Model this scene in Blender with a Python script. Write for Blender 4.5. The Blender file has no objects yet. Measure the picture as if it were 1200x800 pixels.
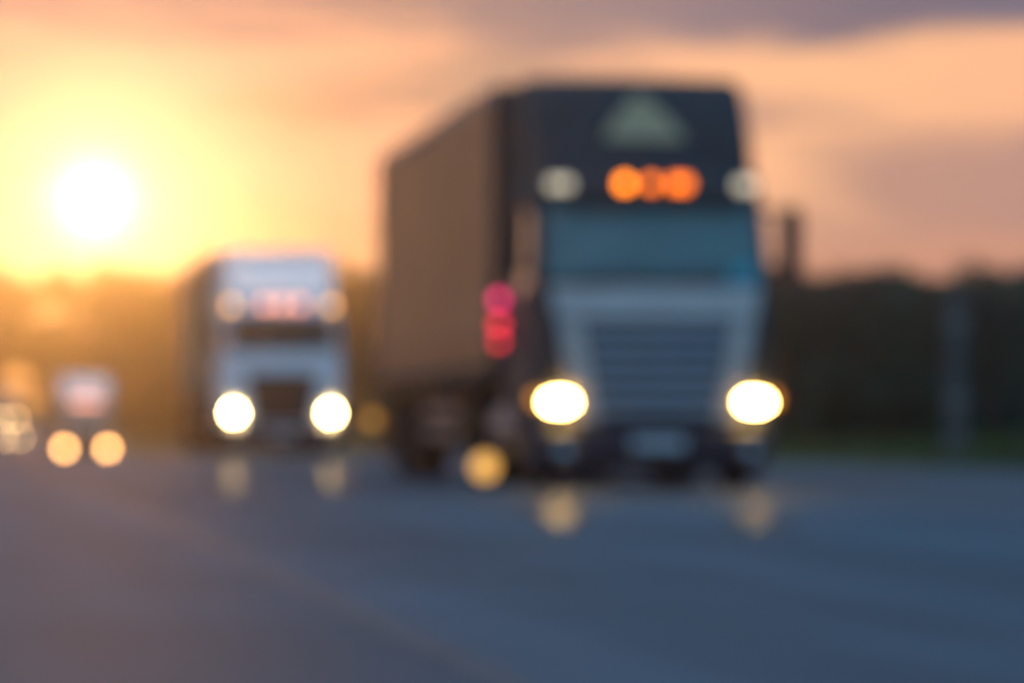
import bpy, bmesh, math, random
from math import sin, cos, pi, radians, atan, sqrt, exp
from mathutils import Vector, Matrix

sc = bpy.context.scene
col = sc.collection

# ------------------------------------------------------------------ camera
FPX = 5000.0            # focal length in photograph pixels (1200 wide) = 150 mm lens
CAM_H = 0.69            # eye height above the road, m
HOR = 496.0             # horizon row in the photograph
cd = bpy.data.cameras.new('camera')
cam = bpy.data.objects.new('camera', cd)
col.objects.link(cam)
cd.sensor_width = 36.0
cd.lens = FPX / 1200 * 36.0
cam.location = (0, 0, CAM_H)
cam.rotation_euler = (radians(90) + atan((HOR - 400) / FPX), 0, 0)
cd.clip_start = 0.05
cd.clip_end = 9000
cd.dof.use_dof = True                 # the lens is focused on thin air close by
cd.dof.focus_distance = 2.6
cd.dof.aperture_fstop = (cd.lens ** 2) / (2.6 * 1000) / (40.0 / 1200 * 36.0)
sc.camera = cam

# ------------------------------------------------------------------ light
SUN_AZ = atan((110 - 600) / FPX)      # left of straight ahead
SUN_EL = atan((HOR - 236) / FPX)
sun_dir = Vector((sin(SUN_AZ) * cos(SUN_EL), cos(SUN_AZ) * cos(SUN_EL), sin(SUN_EL)))
sl = bpy.data.lights.new('sun', 'SUN')
sl.energy = 0.34
sl.angle = radians(3.0)      # the sun stands behind thin cloud
sl.color = (1.0, 0.40, 0.08)
so = bpy.data.objects.new('sun', sl)
col.objects.link(so)
so.rotation_euler = (-sun_dir).to_track_quat('-Z', 'Y').to_euler()
so.location = (0, 0, 60)

HAZE_DENSITY = 0.0003
HAZE_ANISO = 0.945
vs = sc.view_settings
vs.view_transform = 'Standard'
vs.look = 'None'
vs.exposure = 0.0
vs.gamma = 1.0
vs.use_curve_mapping = False

cy = sc.cycles
cy.use_denoising = True
cy.use_adaptive_sampling = False
cy.volume_bounces = 0
cy.max_bounces = 6
cy.sample_clamp_indirect = 4.0
cy.caustics_reflective = False
cy.caustics_refractive = False

world = bpy.data.worlds.new('World')
sc.world = world
world.use_nodes = True


class NT:
    """small helper around a node tree"""
    def __init__(self, nt):
        self.nt = nt

    def new(self, kind, **kw):
        n = self.nt.nodes.new(kind)
        for k, v in kw.items():
            setattr(n, k, v)
        return n

    def put(self, sock, v):
        if isinstance(v, bpy.types.NodeSocket):
            self.nt.links.new(v, sock)
        elif v is not None:
            sock.default_value = v

    def m(self, op, a, b=None, c=None, clamp=False):
        n = self.new('ShaderNodeMath', operation=op)
        n.use_clamp = clamp
        for i, v in enumerate((a, b, c)):
            if v is not None:
                self.put(n.inputs[i], v)
        return n.outputs[0]

    def vm(self, op, a, b=None, out=0):
        n = self.new('ShaderNodeVectorMath', operation=op)
        self.put(n.inputs[0], a)
        if b is not None:
            self.put(n.inputs[1], b)
        return n.outputs[out]

    def mix(self, f, a, b, mode='MIX'):
        n = self.new('ShaderNodeMix', data_type='RGBA', blend_type=mode)
        self.put(n.inputs['Factor'], f)
        self.put(n.inputs[6], a)
        self.put(n.inputs[7], b)
        return n.outputs[2]

    def sstep(self, x, lo, hi):
        n = self.new('ShaderNodeMapRange', interpolation_type='SMOOTHSTEP')
        self.put(n.inputs['Value'], x)
        n.inputs['From Min'].default_value = lo
        n.inputs['From Max'].default_value = hi
        return n.outputs[0]

    def ramp(self, x, stops, hi):
        """colour ramp on x in 0..hi"""
        n = self.new('ShaderNodeValToRGB')
        self.put(n.inputs[0], self.m('DIVIDE', x, hi))
        els = n.color_ramp.elements
        while len(els) < len(stops):
            els.new(0.5)
        for e, (p, c) in zip(els, stops):
            e.position = p / hi
            e.color = (c[0], c[1], c[2], 1)
        return n.outputs[0]

    def noise(self, vec, scale, detail=4, rough=0.5, dist=0.0):
        n = self.new('ShaderNodeTexNoise')
        self.put(n.inputs['Vector'], vec)
        n.inputs['Scale'].default_value = scale
        n.inputs['Detail'].default_value = detail
        n.inputs['Roughness'].default_value = rough
        n.inputs['Distortion'].default_value = dist
        return n.outputs[0]


def build_world():
    W = NT(world.node_tree)
    world.node_tree.nodes.clear()
    tc = W.new('ShaderNodeTexCoord').outputs['Generated']
    d = W.vm('NORMALIZE', tc)
    sep = W.new('ShaderNodeSeparateXYZ')
    W.put(sep.inputs[0], d)
    x, y, z = sep.outputs
    el = W.m('MULTIPLY', W.m('ARCSINE', z), 180 / pi)
    az = W.m('MULTIPLY', W.m('ARCTAN2', x, y), 180 / pi)
    dot = W.vm('DOT_PRODUCT', d, tuple(sun_dir), out=1)
    th = W.m('MULTIPLY', W.m('ARCCOSINE', W.m('MINIMUM', dot, 0.9999999)), 180 / pi)
    # flat cloud deck seen in perspective: plane coordinates of the direction
    zz = W.m('ADD', W.m('MAXIMUM', z, 0.0), 0.075)
    cmb = W.new('ShaderNodeCombineXYZ')
    W.put(cmb.inputs[0], W.m('DIVIDE', x, zz))
    W.put(cmb.inputs[1], W.m('DIVIDE', y, zz))
    cmb.inputs[2].default_value = 3.7
    p = cmb.outputs[0]
    n1 = W.noise(p, 0.95, 4, 0.5, 0.3)
    n2 = W.noise(W.vm('ADD', p, (5.3, 9.1, 2.0)), 2.4, 4, 0.55, 0.2)
    n3 = W.noise(W.vm('ADD', p, (1.3, -4.1, 7.0)), 1.7, 3, 0.5, 0.2)
    glow = W.ramp(th, [(0, (.36, .19, .23)), (2.2, (.36, .20, .25)), (4.2, (.66, .36, .27)), (6.5, (.96, .50, .31)),
                       (10, (1.0, .54, .30)), (14, (1.0, .50, .29)), (30, (.62, .40, .33)), (55, (.46, .36, .36)), (85, (.36, .45, .55)), (180, (.32, .50, .70))], 180)
    shade = W.ramp(th, [(0, (.05, .10, .15)), (3.0, (.07, .12, .17)), (5.5, (.26, .23, .22)), (8, (.42, .27, .23)), (12, (.47, .28, .24)),
                        (40, (.28, .29, .35)), (90, (.30, .40, .52)), (180, (.28, .43, .62))], 180)
    deck = W.ramp(th, [(0, (.01, .08, .19)), (3, (.02, .09, .20)), (5, (.16, .17, .22)), (8, (.19, .18, .24)), (11, (.11, .13, .21)),
                       (40, (.22, .33, .46)), (90, (.21, .44, .72)), (180, (.25, .48, .76))], 180)
    pink = W.ramp(th, [(0, (.3, .26, .18)), (4, (.40, .28, .20)), (8, (.62, .29, .20)), (14, (.66, .27, .19)), (60, (.36, .32, .36)), (180, (.26, .38, .52))], 180)
    # streaks of shaded cloud
    streak = W.sstep(W.m('ADD', W.m('MULTIPLY', n1, 0.6), W.m('MULTIPLY', n2, 0.4)), 0.46, 0.60)
    # a grey bank to the right of the sun at about three degrees, feathered by the noise
    wob = W.m('MULTIPLY', W.m('SUBTRACT', n2, 0.5), 3.0)
    e1 = W.m('SUBTRACT', 1.0, W.m('ABSOLUTE', W.m('DIVIDE', W.m('SUBTRACT', W.m('ADD', el, W.m('MULTIPLY', wob, 0.5)), 3.05), 1.15)))
    a1 = W.sstep(W.m('ADD', az, wob), 3.0, 5.2)
    bank = W.m('MULTIPLY', W.sstep(e1, 0.0, 0.55), a1)
    lowb = W.m('MULTIPLY', W.m('SUBTRACT', 1.0, W.sstep(W.m('ADD', el, W.m('MULTIPLY', wob, 0.3)), 2.5, 3.3)), W.sstep(az, -5.0, -3.2))
    f = W.m('MAXIMUM', W.m('MULTIPLY', streak, 0.9), W.m('MAXIMUM', W.m('MULTIPLY', bank, 1.0), W.m('MULTIPLY', lowb, 0.8)))
    sky = W.mix(f, glow, shade)
    # pink towards the horizon
    lo = W.m('SUBTRACT', 1.0, W.sstep(W.m('ADD', el, W.m('MULTIPLY', wob, 0.3)), 1.5, 2.9))
    sky = W.mix(W.m('MULTIPLY', lo, 0.75), sky, pink)
    # grey violet deck overhead, its ragged edge at five degrees
    edge = W.m('ADD', el, W.m('MULTIPLY', W.m('SUBTRACT', n3, 0.5), 2.6))
    edge = W.m('ADD', edge, W.m('MULTIPLY', W.sstep(az, 1.5, 4.5), 0.45))
    top = W.sstep(edge, 5.0, 5.65)
    sky = W.mix(top, sky, deck)
    # aureole and disc of the sun, dimmed a little by cloud
    g1 = W.m('MULTIPLY', W.m('EXPONENT', W.m('MULTIPLY', W.m('POWER', W.m('DIVIDE', th, 0.42), 2.0), -1.0)), 1.8)
    g2 = W.m('MULTIPLY', W.m('EXPONENT', W.m('DIVIDE', th, -0.95)), 1.15)
    g3 = W.m('MULTIPLY', W.m('EXPONENT', W.m('DIVIDE', th, -3.0)), 0.06)
    sc1 = W.new('ShaderNodeVectorMath', operation='SCALE'); sc1.inputs[0].default_value = (1, .93, .72); W.put(sc1.inputs['Scale'], g1)
    sc2 = W.new('ShaderNodeVectorMath', operation='SCALE'); sc2.inputs[0].default_value = (1, .86, .62); W.put(sc2.inputs['Scale'], g2)
    sc3 = W.new('ShaderNodeVectorMath', operation='SCALE'); sc3.inputs[0].default_value = (1, .55, .18); W.put(sc3.inputs['Scale'], g3)
    tot = W.vm('ADD', W.vm('ADD', sc1.outputs[0], sc2.outputs[0]), sc3.outputs[0])
    sky = W.mix(1.0, sky, tot, 'ADD')
    nish = W.new('ShaderNodeTexSky', sky_type='NISHITA')
    nish.sun_disc = False
    nish.sun_elevation = SUN_EL
    nish.sun_rotation = SUN_AZ
    nish.air_density = 1.5
    nish.dust_density = 3.0
    b1 = W.new('ShaderNodeBackground'); W.put(b1.inputs[0], nish.outputs[0]); b1.inputs[1].default_value = 0.005
    b2 = W.new('ShaderNodeBackground'); W.put(b2.inputs[0], sky); b2.inputs[1].default_value = 1.0
    ad = W.new('ShaderNodeAddShader')
    W.nt.links.new(b1.outputs[0], ad.inputs[0]); W.nt.links.new(b2.outputs[0], ad.inputs[1])
    o = W.new('ShaderNodeOutputWorld')
    W.nt.links.new(ad.outputs[0], o.inputs[0])


build_world()

# ------------------------------------------------------------------ materials
def mat(name, c, rough=0.5, metal=0.0, spec=0.5, var=0.0, scale=6.0, bump=0.0, coat=0.0, bscale=None, c2=None):
    m = bpy.data.materials.new(name)
    m.use_nodes = True
    N = NT(m.node_tree)
    b = m.node_tree.nodes['Principled BSDF']
    b.inputs['Roughness'].default_value = rough
    b.inputs['Metallic'].default_value = metal
    b.inputs['Specular IOR Level'].default_value = spec
    b.inputs['Coat Weight'].default_value = coat
    tc = N.new('ShaderNodeTexCoord').outputs['Object']
    if c2 is None:
        c2 = tuple(v * (1 - var) for v in c)
    n = N.noise(tc, scale, 5, 0.6)
    fac = N.sstep(n, 0.35, 0.65)
    colr = N.mix(fac, (*c, 1), (*c2, 1))
    N.put(b.inputs['Base Color'], colr)
    if bump:
        bn = N.new('ShaderNodeBump')
        bn.inputs['Strength'].default_value = bump
        bn.inputs['Distance'].default_value = 0.02
        N.put(bn.inputs['Height'], N.noise(tc, bscale or scale * 4, 4, 0.6))
        N.put(b.inputs['Normal'], bn.outputs[0])
    return m


def emit(name, c, strength, off=(0.6, 0.55, 0.5)):
    m = mat(name, off, 0.15, 0, 0.5, 0.1)
    b = m.node_tree.nodes['Principled BSDF']
    b.inputs['Emission Color'].default_value = (*c, 1)
    b.inputs['Emission Strength'].default_value = strength
    return m


M = {}
def asphalt_mat(name, c, rough, coat, coat_rough):
    m = bpy.data.materials.new(name)
    m.use_nodes = True
    N = NT(m.node_tree)
    b = m.node_tree.nodes['Principled BSDF']
    tc = N.new('ShaderNodeTexCoord').outputs['Object']
    mp = N.new('ShaderNodeMapping')
    mp.vector_type = 'TEXTURE'
    mp.inputs['Rotation'].default_value = (0, 0, atan(640 / FPX))
    mp.inputs['Scale'].default_value = (1, 45, 1)
    N.put(mp.inputs[0], tc)
    tracks = N.sstep(N.noise(mp.outputs[0], .9, 3, .5), .38, .64)       # tyre-worn tracks along the lanes
    patch = N.sstep(N.noise(tc, .22, 5, .6), .40, .62)                  # patched and faded areas
    grain = N.noise(tc, 60, 3, .6)
    k = N.m('ADD', N.m('ADD', .62, N.m('MULTIPLY', tracks, .38)), N.m('ADD', N.m('MULTIPLY', patch, .22), N.m('MULTIPLY', grain, .2)))
    sc_ = N.new('ShaderNodeVectorMath', operation='SCALE')
    sc_.inputs[0].default_value = c
    N.put(sc_.inputs['Scale'], k)
    N.put(b.inputs['Base Color'], sc_.outputs[0])
    b.inputs['Roughness'].default_value = rough
    b.inputs['Specular IOR Level'].default_value = .33
    b.inputs['Coat Weight'].default_value = coat
    b.inputs['Coat Roughness'].default_value = coat_rough
    bn = N.new('ShaderNodeBump')
    bn.inputs['Strength'].default_value = .5
    bn.inputs['Distance'].default_value = .02
    N.put(bn.inputs['Height'], grain)
    N.put(b.inputs['Normal'], bn.outputs[0])
    return m


M['asphalt'] = asphalt_mat('asphalt', (.066, .112, .148), .68, 0, .3)
M['gloss'] = asphalt_mat('gloss_asphalt', (.045, .075, .10), .7, .10, .20)  # coated asphalt of the added reflector patches, coat set per headlamp streak
M['gloss_weak'] = asphalt_mat('weak_gloss_asphalt', (.05, .085, .11), .7, .05, .22)
M['gloss_strong'] = asphalt_mat('strong_gloss_asphalt', (.04, .065, .085), .7, .24, .20)
M['road_paint'] = mat('worn_road_paint', (.13, .150, .170), .68, 0, .22, .35, 2.5)
M['grass'] = mat('verge_grass', (.045, .075, .022), .9, 0, .15, .4, .12, .8, bscale=3, c2=(.085, .085, .035))
M['blade'] = mat('grass_blade', (.06, .10, .03), .8, 0, .2, .4, .3)
M['leaf'] = mat('leaf_deep_green', (.012, .075, .075), .8, 0, .05, .0, .5, c2=(.018, .090, .075))
M['leaf2'] = mat('leaf_olive', (.014, .080, .068), .8, 0, .05, .0, .5, c2=(.022, .095, .068))
M['bark'] = mat('bark', (.09, .065, .05), .9, 0, .2, .4, 5, .6)
M['dark_paint'] = mat('charcoal_cab_paint', (.038, .042, .048), .55, 0, .25, .2, 2)
M['white_paint'] = mat('white_cab_paint', (.82, .83, .84), .4, 0, .4, .08, 2)
M['grey_paint'] = mat('steel_blue_cab_paint', (.60, .53, .49), .4, 0, .5, .12, 2, coat=.2)
M['navy_plastic'] = mat('navy_black_bumper_plastic', (.018, .028, .055), .5, 0, .4, .3, 5)
M['black_plastic'] = mat('black_plastic', (.02, .021, .023), .55, 0, .4, .3, 5)
M['slat_grey'] = mat('grille_slat_grey', (.30, .34, .39), .4, .2, .5, .15, 4)
M['glass'] = mat('teal_tinted_glass', (.09, .22, .23), .12, 0, .7, .2, 1.5)
M['dark_glass'] = mat('dark_tinted_glass', (.03, .045, .04), .2, 0, .35, .2, 1.5)
M['mirror'] = mat('mirror_glass', (.6, .62, .65), .08, 1.0, .5, .1, 4)
M['rubber'] = mat('tyre_rubber', (.022, .022, .023), .85, 0, .25, .3, 12, .3)
M['rim'] = mat('steel_rim', (.32, .33, .35), .4, .8, .5, .25, 8)
M['chassis'] = mat('chassis_paint', (.03, .03, .032), .7, 0, .3, .4, 4)
M['tank'] = mat('brushed_tank', (.38, .39, .41), .35, .9, .5, .2, 6)
M['red_curtain'] = mat('rust_red_curtain', (.90, .27, .10), .55, 0, .3, .16, 1.2)
M['trail_front'] = mat('trailer_bulkhead_dark', (.045, .047, .05), .5, 0, .4, .2, 2)
M['tan_curtain'] = mat('tan_brown_curtain', (.34, .22, .13), .6, 0, .3, .16, 1.2)
M['alu'] = mat('aluminium_rail', (.30, .29, .28), .4, .6, .5, .2, 5)
M['plate'] = mat('number_plate_white', (.55, .58, .62), .45, 0, .4, .1, 8)
M['emblem'] = mat('pale_emblem', (.52, .37, .20), .6, .1, .5, .12, 6)
M['teal'] = mat('teal_pennant', (.03, .34, .42), .5, 0, .4, .15, 8)
M['concrete'] = mat('weathered_concrete', (.13, .13, .13), .9, 0, .15, .3, 3, .4)
M['steel'] = mat('galvanised_steel', (.40, .41, .43), .45, .8, .5, .25, 8)
M['car_paint'] = mat('dark_red_car_paint', (.15, .06, .05), .3, 0, .5, .1, 2, coat=.5)
M['head_near'] = emit('headlamp_lit', (1.0, .58, .15), 110)
M['head_mid'] = emit('headlamp_lit_white', (1.0, .66, .24), 130)
M['head_far'] = emit('headlamp_lit_warm', (1.0, .48, .14), 22)
M['head_far2'] = emit('headlamp_lit_cream', (1.0, .66, .30), 18)
M['ind_near'] = emit('indicator_amber', (1.0, .35, .04), 1.2, (.5, .2, .03))
M['mark_orange'] = emit('marker_orange', (1.0, .22, .003), 8, (.6, .2, .02))
M['mark_orange_dim'] = emit('marker_orange_dim', (1.0, .17, .004), 4.2, (.6, .2, .02))
M['mark_white'] = emit('marker_warm_white', (1.0, .84, .55), 1.0)
M['mark_pink'] = emit('marker_pink', (1.0, .03, .19), 3.0, (.5, .03, .1))
M['mark_red'] = emit('marker_red', (1.0, .03, .06), 3.0, (.5, .03, .05))
M['mark_amber'] = emit('marker_amber', (1.0, .50, .12), 1.5, (.6, .3, .05))
M['mark_amber_dim'] = emit('marker_amber_dim', (1.0, .48, .10), .8, (.6, .3, .05))
M['mark_amber_far'] = emit('marker_amber_far', (1.0, .48, .13), 4.5, (.6, .3, .05))
M['roof_glow'] = emit('glowing_roof_panel', (1.0, .86, .76), .30, (.75, .77, .8))  # glow added to lift the white roofs, no lamp behind it
M['mark_salmon'] = emit('marker_salmon', (1.0, .36, .22), 4.5, (.6, .3, .2))


# ------------------------------------------------------------------ mesh helpers
class MB:
    def __init__(self):
        self.v = []
        self.f = []

    def add(self, vs_, fs):
        o = len(self.v)
        self.v += [tuple(p) for p in vs_]
        self.f += [tuple(i + o for i in q) for q in fs]
        return self

    def box(self, x0, x1, y0, y1, z0, z1):
        return self.add([(x0, y0, z0), (x1, y0, z0), (x1, y1, z0), (x0, y1, z0), (x0, y0, z1), (x1, y0, z1), (x1, y1, z1), (x0, y1, z1)],
                        [(3, 2, 1, 0), (4, 5, 6, 7), (0, 1, 5, 4), (1, 2, 6, 5), (2, 3, 7, 6), (3, 0, 4, 7)])

    def prism(self, outline, axis, a, b):
        """outline: 2D points, extruded along axis from a to b (x: pts=(y,z); y: pts=(x,z); z: pts=(x,y))"""
        n = len(outline)

        def P(p, t):
            return {'x': (t, p[0], p[1]), 'y': (p[0], t, p[1]), 'z': (p[0], p[1], t)}[axis]
        vs_ = [P(p, a) for p in outline] + [P(p, b) for p in outline]
        fs = [tuple(range(n)), tuple(range(2 * n - 1, n - 1, -1))]
        fs += [(i, i + n, (i + 1) % n + n, (i + 1) % n) for i in range(n)]
        return self.add(vs_, fs)

    def loft(self, rings, closed=True, cap=True):
        n = len(rings[0])
        o = len(self.v)
        for r in rings:
            self.v += [tuple(p) for p in r]
        for k in range(len(rings) - 1):
            for i in range(n if closed else n - 1):
                j = (i + 1) % n
                self.f.append((o + k * n + i, o + k * n + j, o + (k + 1) * n + j, o + (k + 1) * n + i))
        if cap and closed:
            self.f.append(tuple(o + i for i in range(n - 1, -1, -1)))
            self.f.append(tuple(o + (len(rings) - 1) * n + i for i in range(n)))
        return self

    def lathe(self, c, axis, prof, n=24):
        """prof: list of (t along axis, radius)"""
        ax = Vector(axis).normalized()
        u = ax.orthogonal().normalized()
        w = ax.cross(u)
        rings = [[Vector(c) + ax * t + (u * cos(2 * pi * i / n) + w * sin(2 * pi * i / n)) * max(r, 1e-4) for i in range(n)] for t, r in prof]
        return self.loft(rings)

    def tube(self, a, b, r0, r1=None, n=8):
        a, b = Vector(a), Vector(b)
        return self.lathe(a, b - a, [(0, r0), ((b - a).length, r0 if r1 is None else r1)], n)

    def build(self, name, m, parent=None, bevel=0.0, smooth=False):
        me = bpy.data.meshes.new(name)
        me.from_pydata(self.v, [], self.f)
        bm = bmesh.new()
        bm.from_mesh(me)
        bmesh.ops.recalc_face_normals(bm, faces=bm.faces)
        if bevel:
            es = [e for e in bm.edges if len(e.link_faces) == 2 and e.calc_face_angle(0) > 0.6]
            bmesh.ops.bevel(bm, geom=es, offset=bevel, segments=2, affect='EDGES', clamp_overlap=True)
        bm.to_mesh(me)
        bm.free()
        if smooth:
            me.polygons.foreach_set('use_smooth', [True] * len(me.polygons))
            me.set_sharp_from_angle(angle=radians(38))
        me.materials.append(M[m])
        o = bpy.data.objects.new(name, me)
        col.objects.link(o)
        o.parent = parent
        return o


def empty(name, loc=(0, 0, 0), rz=0.0):
    o = bpy.data.objects.new(name, None)
    col.objects.link(o)
    o.location = loc
    o.rotation_euler = (0, 0, rz)
    o.empty_display_size = 0.3
    return o


def tag(o, label=None, cat=None, group=None, kind=None):
    if label: o['label'] = label
    if cat: o['category'] = cat
    if group: o['group'] = group
    if kind: o['kind'] = kind
    return o


def copy_tree(o, parent=None):
    c = o.copy()
    col.objects.link(c)
    c.parent = parent
    for ch in o.children:
        copy_tree(ch, c)
    return c


# ------------------------------------------------------------------ road frame
RA = atan(640 / FPX)                      # the road runs 7.3 degrees left of the view
U = Vector((-sin(RA), cos(RA), 0))
R = Vector((cos(RA), sin(RA), 0))


def sm(t):
    t = min(1, max(0, t))
    return t * t * (3 - 2 * t)


def bend(s):
    b = -1.3 * (1 - cos(pi * min(max(s, 0) / 380, 1)))
    if s > 540:
        b -= (s - 540) ** 2 * 0.004 if s < 640 else 40 + (s - 640) * 0.8
    return b


PROF = [(-400, 0), (90, 0), (200, -1.38), (270, -1.42), (340, -1.05), (500, .25), (700, 2.6), (1000, 4.0), (5000, 4.0)]


def zr(s):
    """the road dips beyond the second lorry and climbs again"""
    for (a, za), (b, zb) in zip(PROF, PROF[1:]):
        if s <= b:
            return za + (zb - za) * sm((s - a) / (b - a))
    return PROF[-1][1]


def rp(s, L, dz=0.0):
    p = U * s + R * (L + bend(s))
    return Vector((p.x, p.y, zr(s) + dz))


def sl_of(X, Y):
    s = X * U.x + Y * U.y
    return s, X * R.x + Y * R.y - bend(s)


def gz(X, Y):
    """height of the ground"""
    s, L = sl_of(X, Y)
    off = max(L - 15.6, -9 - L, 0)
    return zr(s) - 0.035 + 0.55 * sm(off / 16) + 0.9 * sm((off - 25) / 160)


SS = [-60 + 6 * i for i in range(int(760 / 6) + 1)]
mb = MB()
LS = [-8.6, -4, 0, 4, 8, 12, 15.5]
mb.loft([[rp(s, L) for L in LS] for s in SS], closed=False)
road = tag(mb.build('road', 'asphalt'), kind='structure')


def strip(name, s0, s1, L0, w, parent, step=6.0):
    n = max(1, int((s1 - s0) / step))
    q = MB()
    q.loft([[rp(s0 + (s1 - s0) * i / n, L0 - w / 2, .004), rp(s0 + (s1 - s0) * i / n, L0 + w / 2, .004)] for i in range(n + 1)], closed=False)
    return q.build(name, 'road_paint', parent)


strip('lane_line', -50, 620, 1.43, .15, road)
strip('edge_line', -50, 620, 8.95, .15, road)
s = 8.0
while s < 330:
    strip('lane_dash', s, s + 3.0, 5.17, .13, road, 1.5)
    s += 9.0

# damp patches added below the headlamps to carry their reflected streaks
rnd = random.Random(3)
for px, Y0, Y1, w, dm in ((652, 29, 41, .56, 'gloss'), (889, 27, 38, .46, 'gloss_weak'), (274, 42, 66, .66, 'gloss_strong'), (388, 44, 68, .62, 'gloss_strong')):
    Yc = (Y0 + Y1) / 2
    Xc = (px - 600) / FPX * Yc
    n = 26
    q = MB()
    pts = []
    for i in range(n):
        a = 2 * pi * i / n
        k = 1 + .18 * sin(3 * a + px) + rnd.uniform(-.08, .08)
        X = Xc + (px - 600) / FPX * (sin(a) * k * (Y1 - Y0) / 2) + cos(a) * k * w / 2
        pts.append((X, Yc + sin(a) * k * (Y1 - Y0) / 2, .008))
    q.add(pts, [tuple(range(n))])
    q.build('added_gloss_patch', dm, road)

# ground: one sheet out to the horizon
mb = MB()
xs = sorted(set([-2600, -1800, -1200, -800, -500, -350, -250] + [-190 + 10 * i for i in range(39)] + [250, 350, 500, 800, 1200, 1800, 2600]))
ys = sorted(set([-320, -200, -120] + [-80 + 10 * i for i in range(80)] + [760, 860, 1000, 1300, 1800, 2600, 3600]))
mb.loft([[(x, y, gz(x, y)) for x in xs] for y in ys], closed=False)
tag(mb.build('ground', 'grass', smooth=True), kind='structure')


# ------------------------------------------------------------------ lorry
def rring(z, hw, yf, yr, rad, n=5, bow=0.0):
    """plan outline of the cab at height z: rounded front corners, slightly bowed front"""
    pts = [(-hw, yr, z)]
    for i in range(n + 1):
        a = pi + (pi / 2) * i / n
        pts.append((-hw + rad + rad * cos(a), yf + bow + rad + rad * sin(a), z))
    for i in range(1, 6):
        t = -1 + 2 * i / 6
        pts.append((t * (hw - rad), yf + bow * t * t, z))
    for i in range(n + 1):
        a = -pi / 2 + (pi / 2) * i / n
        pts.append((hw - rad + rad * cos(a), yf + bow + rad + rad * sin(a), z))
    pts.append((hw, yr, z))
    return pts


CAB = [(0.62, 1.20, .07), (0.95, 1.22, .035), (1.35, 1.225, .03), (1.72, 1.225, .05), (2.06, 1.22, .10), (2.20, 1.215, .14),
       (2.94, 1.175, .36), (3.06, 1.165, .41), (3.22, 1.15, .50), (3.34, 1.12, .60)]


def cab_at(z):
    for (z0, h0, y0), (z1, h1, y1) in zip(CAB, CAB[1:]):
        if z <= z1:
            t = (z - z0) / (z1 - z0)
            return h0 + (h1 - h0) * t, y0 + (y1 - y0) * t
    return CAB[-1][1], CAB[-1][2]


def front_y(x, z):
    hw, yf = cab_at(z)
    rad = .22
    t = x / (hw - rad)
    if abs(t) <= 1:
        return yf + .05 * t * t
    e = min(abs(x) - (hw - rad), rad)
    return yf + .05 + rad - sqrt(max(rad * rad - e * e, 0))


def front_panel(name, m, par, z0, z1, hx0, hx1, th=.012, nz=3, nx=12, x_off=0.0):
    """a panel that follows the cab front, a little proud of it"""
    q = MB()
    outer, inner = [], []
    for k in range(nz + 1):
        z = z0 + (z1 - z0) * k / nz
        hx = hx0 + (hx1 - hx0) * k / nz
        row = [(x_off + hx * (-1 + 2 * i / nx), z) for i in range(nx + 1)]
        outer.append([(x, front_y(x, z) - th, z) for x, z in row])
        inner.append([(x, front_y(x, z) + .02, z) for x, z in row])
    rings = [o_ + i_[::-1] for o_, i_ in zip(outer, inner)]
    q.loft(rings)
    return q.build(name, m, par, smooth=True)


def wheel(par, x, y, r=.5, w=.30, side=-1, name='wheel', dual=False):
    t = empty(name, (x, y, r))
    t.parent = par
    q = MB()
    q.lathe((0, 0, 0), (1, 0, 0), [(-w / 2 + .03, r * .58), (-w / 2, r * .64), (-w / 2, r * .88), (-w / 2 + .035, r * .97), (-w / 4, r), (w / 4, r),
                                   (w / 2 - .035, r * .97), (w / 2, r * .88), (w / 2, r * .64), (w / 2 - .03, r * .58)], 28)
    q.build('tyre', 'rubber', t, smooth=True)
    q = MB()
    f = side
    q.lathe((0, 0, 0), (f, 0, 0), [(-w * .3, r * .58), (w * .40, r * .585), (w * .40, r * .52), (w * .12, r * .48), (w * .10, r * .30), (w * .34, r * .26), (w * .36, r * .10), (w * .42, r * .09), (w * .42, 0)], 24)
    for k in range(8):
        a = 2 * pi * k / 8
        q.tube((f * w * .1, cos(a) * r * .38, sin(a) * r * .38), (f * w * .18, cos(a) * r * .38, sin(a) * r * .38), .022, n=6)
    q.build('rim', 'rim', t, smooth=True)
    return t


def dome(name, m, par, c, axis, r, depth=.05, sx=1.0, housing=None):
    """lamp lens: flattened dome, oval along x by sx, on its own housing"""
    q = MB()
    q.lathe((0, 0, 0), axis, [(-.02, r), (0, r), (depth * .5, r * .86), (depth * .85, r * .5), (depth, .001)], 20)
    q.v = [(c[0] + v[0] * (sx if abs(axis[1]) > .5 else 1), c[1] + v[1], c[2] + v[2]) for v in q.v]
    o = q.build(name, m, par, smooth=True)
    if housing:
        h = MB()
        h.lathe((0, 0, 0), axis, [(-.06, r * .9), (-.05, r * 1.12), (-.005, r * 1.14), (-.005, r * 1.02), (-.03, r)], 20)
        h.v = [(c[0] + v[0] * (sx if abs(axis[1]) > .5 else 1), c[1] + v[1], c[2] + v[2]) for v in h.v]
        h.build('lamp_housing', housing, o, smooth=True)
    return o


def bracket(name, par, a, b, r=.02, m='black_plastic'):
    return MB().tube(a, b, r).build(name, m, par)


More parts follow.
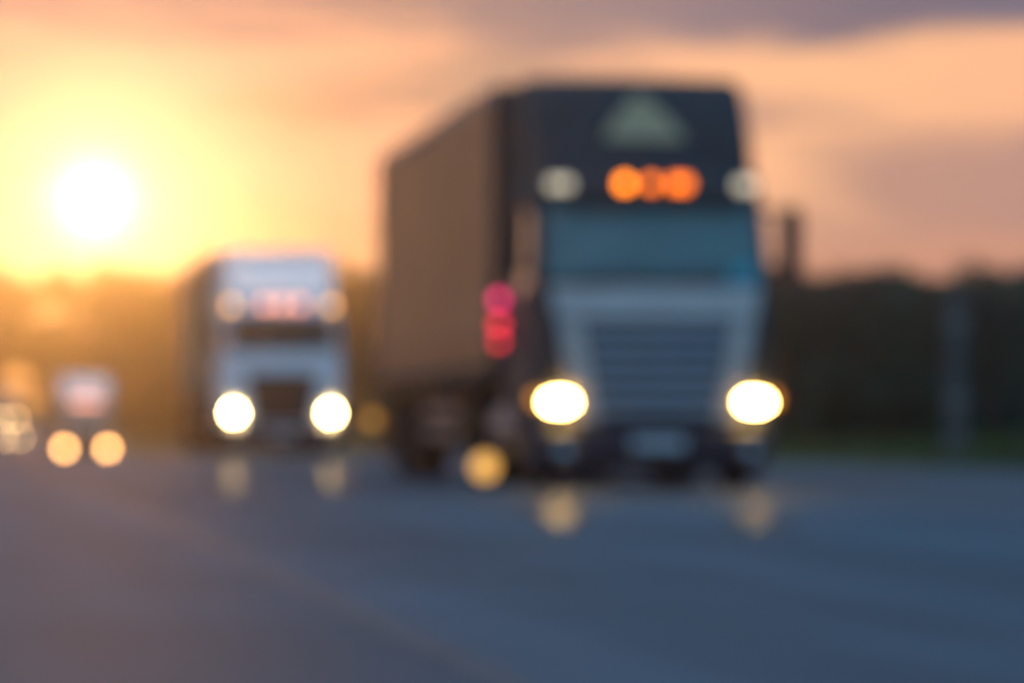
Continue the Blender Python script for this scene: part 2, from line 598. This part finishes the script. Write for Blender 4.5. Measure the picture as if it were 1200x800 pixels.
def lorry(loc, rz, label, kind):
    """kind: dict of materials and lamp layout"""
    t = empty('articulated_lorry', loc, rz)
    tag(t, label, 'truck', 'lorries driving in line with headlamps on')
    K = kind
    # --- cab
    q = MB()
    rings = [rring(z, hw, yf, 2.28, .22, bow=.05) for z, hw, yf in CAB]
    q.loft(rings)
    cab = q.build('cab', K['cab'], t, smooth=True)
    # roof deflector rises to the height of the trailer
    D = [(3.345, 1.13, .62), (3.6, 1.14, .80), (3.9, 1.145, 1.04), (4.14, 1.145, 1.26), (4.25, 1.13, 1.44), (4.31, 1.09, 1.72)]
    q = MB()
    q.loft([rring(z, hw, yf, 2.42, .16, bow=.08) for z, hw, yf in D])
    defl = q.build('roof_deflector', K['roof'], t, smooth=True)
    if K.get('emblem'):
        # pale bell-shaped emblem on the deflector front
        ol = [(-.40, 3.60), (.40, 3.60), (.40, 3.67), (.33, 3.76), (.25, 3.87), (.14, 3.97), (.07, 4.08), (-.07, 4.08), (-.14, 3.97), (-.25, 3.87), (-.33, 3.76), (-.40, 3.67)]

        def dy(x, z):
            for (z0, h0, y0), (z1, h1, y1) in zip(D, D[1:]):
                if z <= z1:
                    return y0 + (y1 - y0) * (z - z0) / (z1 - z0) + .08 * (x / (h0 - .24)) ** 2
            return D[-1][2]
        q = MB()
        lv = sorted(set(p[1] for p in ol))
        hw_at = dict((p[1], p[0]) for p in ol if p[0] > 0)
        q.loft([[(h, dy(h, z) - .012, z), (0, dy(0, z) - .012, z), (-h, dy(-h, z) - .012, z), (-h, dy(-h, z) + .03, z), (0, dy(0, z) + .03, z), (h, dy(h, z) + .03, z)] for z in lv for h in [hw_at[z]]])
        q.build('emblem', 'emblem', defl)
    if K.get('roof_glow'):
        # glowing panel across the roof front, added to brighten the white roof
        q = MB()
        rows = [(3.36, .60), (3.40, .585), (3.95, 1.02), (4.0, 1.08)]
        q.loft([[(-1.05, y + .05, z), (-.6, y - .03, z), (0, y - .06, z), (.6, y - .03, z), (1.05, y + .05, z), (1.05, y + .3, z), (-1.05, y + .3, z)] for z, y in rows])
        q.build('roof_glow', 'roof_glow', defl, smooth=True)
    # windscreen, with its dark header band and wipers
    ws = front_panel('windscreen', K.get('glass', 'glass'), t, 2.17, 2.93, 1.12, 1.08, .010, 4, 16)
    for x0, x1 in ((-.75, -.05), (.05, .75)):
        MB().tube((x0, front_y(x0, 2.16) - .03, 2.15), (x1, front_y(x1, 2.30) - .03, 2.27), .014).build('wiper', 'black_plastic', ws)
    if K.get('pennant'):
        front_panel('pennant', 'teal', ws, 2.10, 2.30, .15, .15, .034, 2, 4, x_off=.90)
    # sun visor carrying lamps
    q = MB()
    q.loft([[(x, front_y(x, 3.0) - o_, z + dz) for x in (-1.06, -.7, -.35, 0, .35, .7, 1.06)] + [(x, front_y(x, 3.0) - o_ + .03, z + dz + .03) for x in (1.06, .7, .35, 0, -.35, -.7, -1.06)]
            for o_, z, dz in ((-.03, 3.22, 0), (.10, 3.16, 0), (.24, 2.98, 0), (.25, 2.95, 0))])
    vis = q.build('sun_visor', K['visor'], t, smooth=True)
    yv = front_y(0, 3.0) - .26
    for x, m_ in K['top']:
        dome('marker_lamp', m_, t, (x, front_y(x, 3.0) - .225, K.get('top_z', 3.115)), (0, -1, 0), K.get('top_r', .062), .05, housing='black_plastic')
    for x, m_ in K['ends']:
        dome('outline_lamp', m_, t, (x, .16 + .1 * abs(x), 3.11), (0, -1, 0), K.get('end_r', .06), .05, housing='black_plastic')
    # painted panel below the glass
    front_panel('front_hatch', K['hatch'], t, 1.745, 2.08, 1.02, 1.08, .028, 3, 14)
    # grille surround pillars, backing and slats
    front_panel('grille_back', 'black_plastic', t, .70, 1.725, .66, .80, .006, 3, 10)
    for sgn in (-1, 1):
        q = MB()
        for_rows = [(.72, .60, .84), (1.1, .66, .90), (1.45, .72, .96), (1.72, .76, 1.0)]
        q.loft([[(sgn * a, front_y(a, z) - .05, z), (sgn * b, front_y(b, z) - .05, z), (sgn * b, front_y(b, z) + .01, z), (sgn * a, front_y(a, z) + .01, z)] for z, a, b in for_rows])
        q.build('grille_pillar', K['pillar'], t)
    for k in range(6):
        z = .78 + k * .16
        hw = .585 + .15 * (z - .72) / 1.0
        q = MB()
        nx = 8
        ring = []
        for i in range(nx + 1):
            x = hw * (-1 + 2 * i / nx)
            y = front_y(x, z)
            ring.append([(x, y - .052, z + .005), (x, y - .040, z + .085), (x, y + .0, z + .095), (x, y + .0, z + .01)])
        q.loft(ring)
        q.build('grille_slat', K['slat'], t, smooth=True)
    # bumper with plate, headlamps
    q = MB()
    q.loft([rring(z, hw, yf, 1.0, .24, bow=.06) for z, hw, yf in ((.20, 1.14, .10), (.26, 1.18, .03), (.45, 1.22, -.02), (.60, 1.225, -.02), (.66, 1.22, .03))])
    bump = q.build('bumper', 'navy_plastic', t, smooth=True)
    MB().box(-.27, .27, -.05, -.03, .43, .55).build('number_plate', 'plate', bump, .004)
    MB().box(-.42, .42, -.045, -.005, .29, .37).build('air_intake', 'black_plastic', bump, .004)
    for sgn in (-1, 1):
        xh = sgn * 1.0
        yh = front_y(1.0, .9) - .02
        q = MB()
        q.loft([[(xh + sgn * dx, front_y(min(abs(xh + dx), 1.2), z) - e, z) for dx, z, e in ((-.30, .80, o_), (.16, .78, o_), (.19, .86, o_), (.17, 1.04, o_), (-.24, 1.0, o_))] for o_ in (-.06, .035)])
        h = q.build('headlamp', 'black_plastic', t)
        dome('lens', K['head'], h, (sgn * K['head_x'], front_y(K['head_x'], .9) - .045, .905), (0, -1, 0), K['head_r'], .05, sx=K.get('head_sx', 1.0))
        if K.get('ind'):
            dome('indicator', K['ind'], h, (sgn * 1.205, .22, .94), (0, -1, 0), .07, .05)
        dome('fog_lamp', 'mirror', bump, (sgn * .95, -.015, .40), (0, -1, 0), .07, .02)
    # doors
    for sgn in (-1, 1):
        q = MB()
        x = sgn * 1.225
        ol = [(.42, 1.0), (1.55, 1.0), (1.62, 1.2), (1.62, 2.95), (1.30, 3.02), (.62, 2.95), (.42, 2.2)]

        def dx(z): return sgn * (cab_at(z)[0])
        q.loft([[(dx(z) + sgn * .012, y, z) for y, z in ol], [(dx(z) - sgn * .02, y, z) for y, z in ol]])
        d = q.build('door', K['cab'], t)
        gl = [(.55, 2.1), (1.52, 2.0), (1.52, 2.85), (1.25, 2.9), (.72, 2.82), (.55, 2.3)]
        q = MB()
        q.loft([[(dx(z) + sgn * .018, y, z) for y, z in gl], [(dx(z) - sgn * .01, y, z) for y, z in gl]])
        q.build('door_window', K.get('glass', 'glass'), d)
        MB().box(min(x, x + sgn * .04), max(x, x + sgn * .04), 1.35, 1.52, 1.62, 1.68).build('door_handle', 'black_plastic', d, .006)
        for k in range(3):
            MB().box(min(sgn * 1.0, sgn * 1.23), max(sgn * 1.0, sgn * 1.23), .55, .95, .28 + k * .26, .33 + k * .26).build('step', 'black_plastic', t, .006)
        # side air fairing behind the cab
        q = MB()
        q.prism([(2.30, .9), (2.95, .9), (2.85, 3.9), (2.43, 3.9), (2.30, 3.3)], 'x', sgn * 1.20, sgn * 1.14)
        q.build('side_fairing', K['cab'], t, .01)
        # mirrors
        q = MB()
        q.prism([(-.10 + .0, 2.18), (.06, 2.18), (.10, 2.24), (.10, 2.84), (.06, 2.90), (-.06, 2.90), (-.12, 2.8), (-.12, 2.28)], 'y', .28, .42)
        q.v = [(sgn * 1.44 + v[0] * sgn, v[1], v[2]) for v in q.v]
        mi = q.build('mirror', K['mirror'], t, .02)
        q = MB()
        q.box(sgn * 1.44 - .08, sgn * 1.44 + .08, .421, .428, 2.28, 2.82)
        q.build('mirror_glass', 'mirror', mi)
        MB().tube((sgn * 1.16, .50, 2.86), (sgn * 1.42, .36, 2.84), .022).build('mirror_arm', 'black_plastic', mi)
        MB().tube((sgn * 1.2, .42, 2.24), (sgn * 1.42, .36, 2.26), .022).build('mirror_arm', 'black_plastic', mi)
    # wheel arches, wheels, frame, tank
    for sgn in (-1, 1):
        q = MB()
        pr = [(1.40 + .62 * cos(a), .5 + .62 * sin(a)) for a in [pi * i / 12 for i in range(13)]]
        pr += [(1.40 + .56 * cos(a), .5 + .56 * sin(a)) for a in [pi * (12 - i) / 12 for i in range(13)]]
        q.prism(pr, 'x', sgn * .86, sgn * 1.235)
        q.build('wheel_arch', 'black_plastic', t)
        wheel(t, sgn * 1.03, 1.40, .50, .30, sgn)
        wheel(t, sgn * 1.00, 5.05, .50, .52, sgn)
        q = MB()
        pr = [(5.05 + .64 * cos(a), .5 + .64 * sin(a)) for a in [pi * (.1 + .8 * i / 10) for i in range(11)]]
        pr += [(5.05 + .60 * cos(a), .5 + .60 * sin(a)) for a in [pi * (.1 + .8 * (10 - i) / 10) for i in range(11)]]
        q.prism(pr, 'x', sgn * .72, sgn * 1.25)
        q.build('mudguard', 'black_plastic', t)
        for y in (11.3, 12.61, 13.92):
            wheel(t, sgn * 1.06, y, .50, .38, sgn)
        q = MB()
        q.lathe((sgn * .86, 2.55, .66), (0, 1, 0), [(0, .28), (.04, .33), (1.5, .33), (1.54, .28)], 20)
        q.build('fuel_tank', 'tank', t, smooth=True)
        MB().box(sgn * .36, sgn * .44, .6, 6.1, .80, 1.0).build('frame_rail', 'chassis', t)
    MB().box(-.5, .5, 4.3, 5.5, 1.0, 1.13).build('fifth_wheel', 'chassis', t, .02)
    # --- trailer
    TZ0, TZ1, TY0, TY1, TX = 1.15, 4.34, 3.05, K.get('ty1', 15.9), 1.27
    q = MB()
    q.box(-TX + .02, TX - .02, TY0 + .03, TY1, TZ0 + .16, TZ1 - .03)
    tr = q.build('trailer', K.get('bulk', 'trail_front'), t)
    MB().box(-TX + .01, TX - .01, TY0, TY0 + .03, TZ0 + .10, TZ1 - .01).build('bulkhead', K.get('bulk', 'trail_front'), tr, .01)
    for sgn in (-1, 1):
        q = MB()
        n = 168
        ring = []
        for i in range(n + 1):
            y = TY0 + .14 + (TY1 - TY0 - .28) * i / n
            o_ = .012 * abs(sin(pi * i * 12 / n)) ** .5 + .006 * sin(i * 2.7)
            ring.append([(sgn * (TX + o_), y, TZ0 + .18), (sgn * (TX + o_ * 1.4), y, 2.6), (sgn * (TX + .004), y, TZ1 - .12)])
        q.loft(ring, closed=False)
        q.build('curtain', K['curtain'], tr, smooth=True)
        MB().box(sgn * (TX - .02), sgn * (TX + .028), TY0 + .01, TY1 - .01, TZ1 - .14, TZ1).build('roof_rail', 'alu', tr, .01)
        MB().box(sgn * (TX - .05), sgn * (TX + .03), TY0 + .01, TY1 - .01, TZ0 + .0, TZ0 + .17).build('floor_rail', 'chassis', tr, .01)
        for k in range(13):
            y = TY0 + .14 + (TY1 - TY0 - .28) * (k + .5) / 13
            MB().box(sgn * (TX + .014), sgn * (TX + .024), y - .022, y + .022, TZ0 + .1, TZ0 + .55).build('strap', 'black_plastic', tr)
        for y in (TY0 + .07, TY1 - .07):
            MB().box(sgn * (TX - .04), sgn * (TX + .034), y - .065, y + .065, TZ0 + .172, TZ1 - .142).build('corner_post', 'alu' if y > 5 else K.get('bulk', 'trail_front'), tr, .01)
        for z in (.52, .78):
            MB().box(sgn * 1.20, sgn * 1.235, 7.0, 10.5, z, z + .12).build('side_guard', 'alu', tr, .008)
        for y in (7.4, 10.1):
            MB().box(sgn * 1.16, sgn * 1.198, y, y + .06, .48, TZ0 + .1).build('guard_stay', 'chassis', tr)
        MB().box(sgn * .95, sgn * .83, 6.4, 6.52, .12, TZ0 + .1).build('landing_leg', 'chassis', tr)
        MB().box(sgn * .40, sgn * .52, TY0 + .4, TY1 - .1, TZ0 - .22, TZ0 - .002).build('trailer_beam', 'chassis', tr)
        MB().box(sgn * .80, sgn * 1.25, 14.7, 14.73, .25, 1.1).build('mud_flap', 'rubber', tr)
    for y in (11.3, 12.61, 13.92):
        MB().tube((-.9, y, .5), (.9, y, .5), .07).build('axle', 'chassis', tr)
    MB().box(-1.2, 1.2, TY1 - .12, TY1 - .02, .45, .58).build('underrun_bar', 'chassis', tr, .01)
    for sgn in (-1, 1):
        MB().box(sgn * .5, sgn * .58, TY1 - .11, TY1 - .03, .575, TZ0 - .0).build('underrun_stay', 'chassis', tr)
    # lamps on the near side
    for z, m_, r_ in K.get('side', ()):
        o_ = dome('side_lamp', m_, t, (-1.36, 2.05, z), (0, -1, 0), r_, .04, housing='black_plastic')
        bracket('lamp_bracket', o_, (-1.36, 2.10, z), (-1.205, 2.12, z))
    if K.get('stalk'):
        o_ = dome('outline_lamp', 'mark_amber_dim', t, (-1.40, TY1 - .2, .74), (0, -1, 0), .09, .05, housing='black_plastic')
        bracket('lamp_stalk', o_, (-1.40, TY1 - .14, .74), (-1.18, TY1 - .07, .60))
        o_ = dome('side_lamp', 'mark_amber', t, (-1.30, 3.75, .22), (0, -1, 0), .13, .05, housing='black_plastic')
        bracket('lamp_bracket', o_, (-1.30, 3.81, .22), (-.95, 3.83, .45))
    return t


def place(px, Y):
    """point of the road surface under photograph column px at distance Y"""
    X = (px - 600) / FPX * Y
    s_, L_ = sl_of(X, Y)
    return Vector((X, Y, zr(s_)))


near_kind = dict(cab='dark_paint', roof='dark_paint', visor='dark_paint', hatch='grey_paint', pillar='grey_paint', slat='slat_grey', mirror='black_plastic',
                 curtain='red_curtain', emblem=True, pennant=True, stalk=True,
                 top=[(-.31, 'mark_orange'), (-.04, 'mark_orange_dim'), (.21, 'mark_orange_dim'), (.30, 'mark_orange_dim')],
                 ends=[(-1.02, 'mark_white'), (-.90, 'mark_white'), (.90, 'mark_white'), (.99, 'mark_white')],
                 head='head_near', head_x=.995, head_r=.075, head_sx=2.0, ind='ind_near',
                 side=[(1.99, 'mark_pink', .062), (1.73, 'mark_red', .062), (1.55, 'mark_red', .05)])
white_kind = dict(roof_glow=True, bulk='tan_curtain', glass='dark_glass', cab='white_paint', roof='white_paint', visor='white_paint', hatch='white_paint', pillar='white_paint', slat='black_plastic', mirror='black_plastic',
                  curtain='tan_curtain', top=[(-.34, 'mark_salmon'), (0, 'mark_salmon'), (.36, 'mark_salmon')], top_z=3.13, top_r=.09,
                  ends=[(-1.04, 'mark_amber_far'), (1.02, 'mark_amber_far')], end_r=.09,
                  head='head_mid', head_x=1.0, head_r=.10, head_sx=1.1)
far_kind = dict(roof_glow=True, cab='dark_paint', roof='white_paint', visor='white_paint', hatch='grey_paint', pillar='grey_paint', slat='black_plastic', mirror='black_plastic',
                curtain='tan_curtain', top=[(-.4, 'mark_salmon'), (0, 'mark_salmon'), (.4, 'mark_salmon')], top_r=.14, ends=[],
                head='head_far', head_x=1.0, head_r=.19)
last_kind = dict(far_kind, roof_glow=False, head='head_far2', roof='grey_paint', visor='grey_paint', top=[], head_x=.9, head_r=.24)

lorry(place(771, 43.0), RA, 'dark cab lorry with rust red curtain trailer, orange roof lamps and pale roof emblem', near_kind)
lorry(place(331, 87.5), RA, 'white cab lorry with salmon roof lamps following the dark lorry', white_kind)
lorry(place(101, 200.0), RA, 'hazy lorry with white roof panel and dark cab behind the white lorry', far_kind)
lorry(place(9, 500.0), RA, 'last lorry of the line, faint in the haze behind the car', last_kind)


# ------------------------------------------------------------------ car
def make_car(loc, rz):
    t = empty('passenger_car', loc, rz)
    tag(t, 'small passenger car with cream headlamps driving behind the hazy lorry', 'car')
    # body: side profile sections, nose at y = 0
    P = [(0, .34, .62, .70), (.12, .25, .74, .82), (.5, .2, .84, .87), (1.15, .2, .94, .89), (1.9, .2, .97, .90), (3.0, .2, .98, .90), (3.8, .22, 1.0, .87), (4.15, .3, .95, .80), (4.25, .4, .8, .74)]
    q = MB()
    q.loft([[(-w * .94, y, a), (w * .94, y, a), (w, y, (a + b) / 2), (w * .97, y, b - .05), (w * .85, y, b), (-w * .85, y, b), (-w * .97, y, b - .05), (-w, y, (a + b) / 2)] for y, a, b, w in P])
    q.build('body', 'car_paint', t, smooth=True)
    G = [(1.05, .95, .72), (1.75, 1.38, .60), (2.3, 1.46, .60), (3.1, 1.42, .58), (3.9, 1.02, .68)]
    q = MB()
    q.loft([[(-.78, y, .93), (.78, y, .93), (w, y, z), (-w, y, z)] for y, z, w in G])
    gh = q.build('greenhouse', 'glass', t, smooth=True)
    q = MB()
    q.loft([[(-.60, y, z), (.60, y, z), (.57, y, z + .03), (-.57, y, z + .03)] for y, z in ((1.72, 1.37), (2.3, 1.455), (3.15, 1.40))])
    q.build('roof', 'car_paint', t, smooth=True)
    for sgn in (-1, 1):
        dome('headlamp', 'head_far2', t, (sgn * .64, .02, .68), (0, -1, 0), .13, .05, sx=1.3)
        MB().box(sgn * .92, sgn * 1.06, 1.3, 1.42, .95, 1.08).build('mirror', 'car_paint', t, .02)
        wheel(t, sgn * .80, .85, .32, .22, sgn)
        wheel(t, sgn * .80, 3.4, .32, .22, sgn)
        for y0, y1 in ((1.5, 2.45), (2.5, 3.3)):
            d = MB().box(sgn * .885, sgn * .908, y0, y1, .34, .90).build('door', 'car_paint', t, .008)
            MB().box(sgn * .906, sgn * .925, y1 - .22, y1 - .08, .78, .81).build('door_handle', 'black_plastic', d)
    MB().box(-.45, .45, -.015, .06, .50, .60).build('grille', 'black_plastic', t, .006)
    MB().box(-.26, .26, -.03, .02, .40, .50).build('number_plate', 'plate', t, .004)
    return t


make_car(place(14, 330.0), RA)

# ------------------------------------------------------------------ roadside post
pp = place(1120, 79.0)
pp.z = gz(pp.x, pp.y)
t = empty('concrete_post', pp, RA)
tag(t, 'weathered grey concrete post standing on the verge before the dark wood', 'post')
q = MB()
q.loft([[(-h, -h, z), (h, -h, z), (h, h, z), (-h, h, z)] for z, h in ((-.1, .17), (3.05, .145), (3.12, .11))])
q.build('shaft', 'concrete', t, .012)
q = MB()
q.loft([[(-h, -h, z), (h, -h, z), (h, h, z), (-h, h, z)] for z, h in ((-.15, .30), (.16, .30), (.24, .20))])
q.build('footing', 'concrete', t, .015)
for z in (1.1, 2.5):
    MB().box(-.172, .172, -.172, .172, z, z + .06).build('steel_band', 'steel', t, .006)


# ------------------------------------------------------------------ trees
def tree_meshes(seed, h=10.0, w=2.6, leaves=2600, leafmat='leaf'):
    rnd = random.Random(seed)
    q = MB()
    pts = [Vector((0, 0, -.4))]
    for k in range(1, 7):
        pts.append(Vector((rnd.uniform(-.12, .12) * k, rnd.uniform(-.12, .12) * k, h * .92 * k / 6)))
    for k in range(6):
        q.tube(pts[k], pts[k + 1], .26 * (1 - k / 6.5), .26 * (1 - (k + 1) / 6.5), 7)
    clumps = []
    for k in range(26):
        f = rnd.uniform(.10, .97)
        a = rnd.uniform(0, 2 * pi)
        prof = (sin(pi * min(1, (f * .92 + .10)) ** .8)) * .9 + .18
        rr = w * prof * rnd.uniform(.45, 1.0)
        c = Vector((rr * cos(a), rr * sin(a), h * f))
        base = pts[min(5, max(0, int(f * 6 - .7)))]
        if k % 2 == 0:
            q.tube(base, c, .07, .02, 5)
        clumps.append((c, rnd.uniform(.55, 1.15) * w * .42))
    clumps.append((Vector((0, 0, h * .95)), w * .30))
    trunk = q
    c_ = MB()
    for i in range(leaves):
        c, r = clumps[rnd.randrange(len(clumps))]
        d = Vector((rnd.gauss(0, 1), rnd.gauss(0, 1), rnd.gauss(0, .85)))
        d = d.normalized() * r * rnd.random() ** .4
        p = c + d
        if p.z < .2: p.z = .2 + rnd.random() * .5
        nrm = Vector((rnd.gauss(0, 1), rnd.gauss(0, 1), rnd.gauss(.4, 1))).normalized()
        a = nrm.orthogonal().normalized()
        a = Matrix.Rotation(rnd.uniform(0, 2 * pi), 3, nrm) @ a
        b = nrm.cross(a)
        sz = rnd.uniform(.16, .34)
        c_.add([p - a * sz, p - b * sz * .55 + nrm * .03, p + a * sz, p + b * sz * .55 - nrm * .03], [(0, 1, 2, 3)])
    return trunk, c_


protos = []
for k in range(5):
    tr, cr = tree_meshes(11 + k, 10.0, (2.5, 3.0, 2.2, 3.3, 2.7)[k])
    e = empty('leafy_tree')
    tr.build('trunk', 'bark', e)
    me_c = cr.build('crown', 'leaf' if k % 2 == 0 else 'leaf2', e)
    protos.append(e)
first = [True] * 5
rnd = random.Random(5)


def plant(px, Y, topy, label, group, wide=1.0):
    X = (px - 600) / FPX * Y
    g = gz(X, Y)
    hh = CAM_H + (HOR - topy) / FPX * Y - g
    k = rnd.randrange(5)
    if first[k]:
        t = protos[k]
        first[k] = False
    else:
        t = copy_tree(protos[k])
    t.location = (X, Y, g)
    t.rotation_euler = (0, 0, rnd.uniform(0, 6.28))
    sz = hh / 10.2
    t.scale = (sz * wide, sz * wide, sz)
    tag(t, label, 'tree', group)


LA = 'dark leafy tree in the wood beyond the verge and concrete post'
GA = 'trees of the dark wood beyond the verge'
LB = 'leafy tree in the golden hazy wood far down the road'
GB = 'trees of the hazy wood down the road'
# the wood to the right of the road
for row, (Y0, Y1, t0) in enumerate(((165, 190, 345), (195, 225, 328), (235, 275, 324), (290, 330, 321))):
    step = 46
    px = 470 + row * 13
    while px < 1330:
        Y = rnd.uniform(Y0, Y1)
        X = (px - 600) / FPX * Y
        s_, L_ = sl_of(X, Y)
        if L_ > 19:
            plant(px + rnd.uniform(-12, 12), Y, t0 + rnd.uniform(-5, 9), LA, GA, 1.25)
        px += step
# the wood that closes the road
for row, (Y0, Y1, t0) in enumerate(((360, 430, 332), (450, 520, 326), (540, 600, 322), (650, 690, 318))):
    px = -70 + row * 9
    while px < 470:
        Y = rnd.uniform(Y0, Y1)
        X = (px - 600) / FPX * Y
        s_, L_ = sl_of(X, Y)
        if L_ > 19:
            plant(px + rnd.uniform(-8, 8), Y, t0 + rnd.uniform(-6, 10), LB, GB, 1.0)
        px += 34

# ------------------------------------------------------------------ verge grass
q = MB()
rnd = random.Random(9)
for i in range(7000):
    s_ = 45 + 120 * rnd.random()
    L_ = 15.7 + 12 * rnd.random() ** 1.5
    p = U * s_ + R * (L_ + bend(s_))
    z = gz(p.x, p.y)
    h = rnd.uniform(.12, .42)
    a = rnd.uniform(0, pi)
    dx_, dy_ = cos(a) * .03, sin(a) * .03
    lx, ly = rnd.uniform(-.12, .12), rnd.uniform(-.12, .12)
    q.add([(p.x - dx_, p.y - dy_, z - .02), (p.x + dx_, p.y + dy_, z - .02), (p.x + lx, p.y + ly, z + h)], [(0, 1, 2)])
tag(q.build('verge_grass', 'blade'), 'long rough grass along the edge of the asphalt', 'grass', kind='stuff')

# ------------------------------------------------------------------ haze: evening air, also standing in for warm lens glare
hm = bpy.data.materials.new('glare_haze')
hm.use_nodes = True
hm.node_tree.nodes.clear()
pv = hm.node_tree.nodes.new('ShaderNodeVolumePrincipled')
pv.inputs['Color'].default_value = (.95, .93, .90, 1)
pv.inputs['Density'].default_value = HAZE_DENSITY
pv.inputs['Anisotropy'].default_value = HAZE_ANISO
mo = hm.node_tree.nodes.new('ShaderNodeOutputMaterial')
hm.node_tree.links.new(pv.outputs[0], mo.inputs['Volume'])
M['haze'] = hm
hz = MB().box(-2700, 2700, -330, 3700, -4, 36).build('haze', 'haze')
tag(hz, 'evening haze over the road and woods, also standing in for warm lens glare', 'haze', kind='stuff')
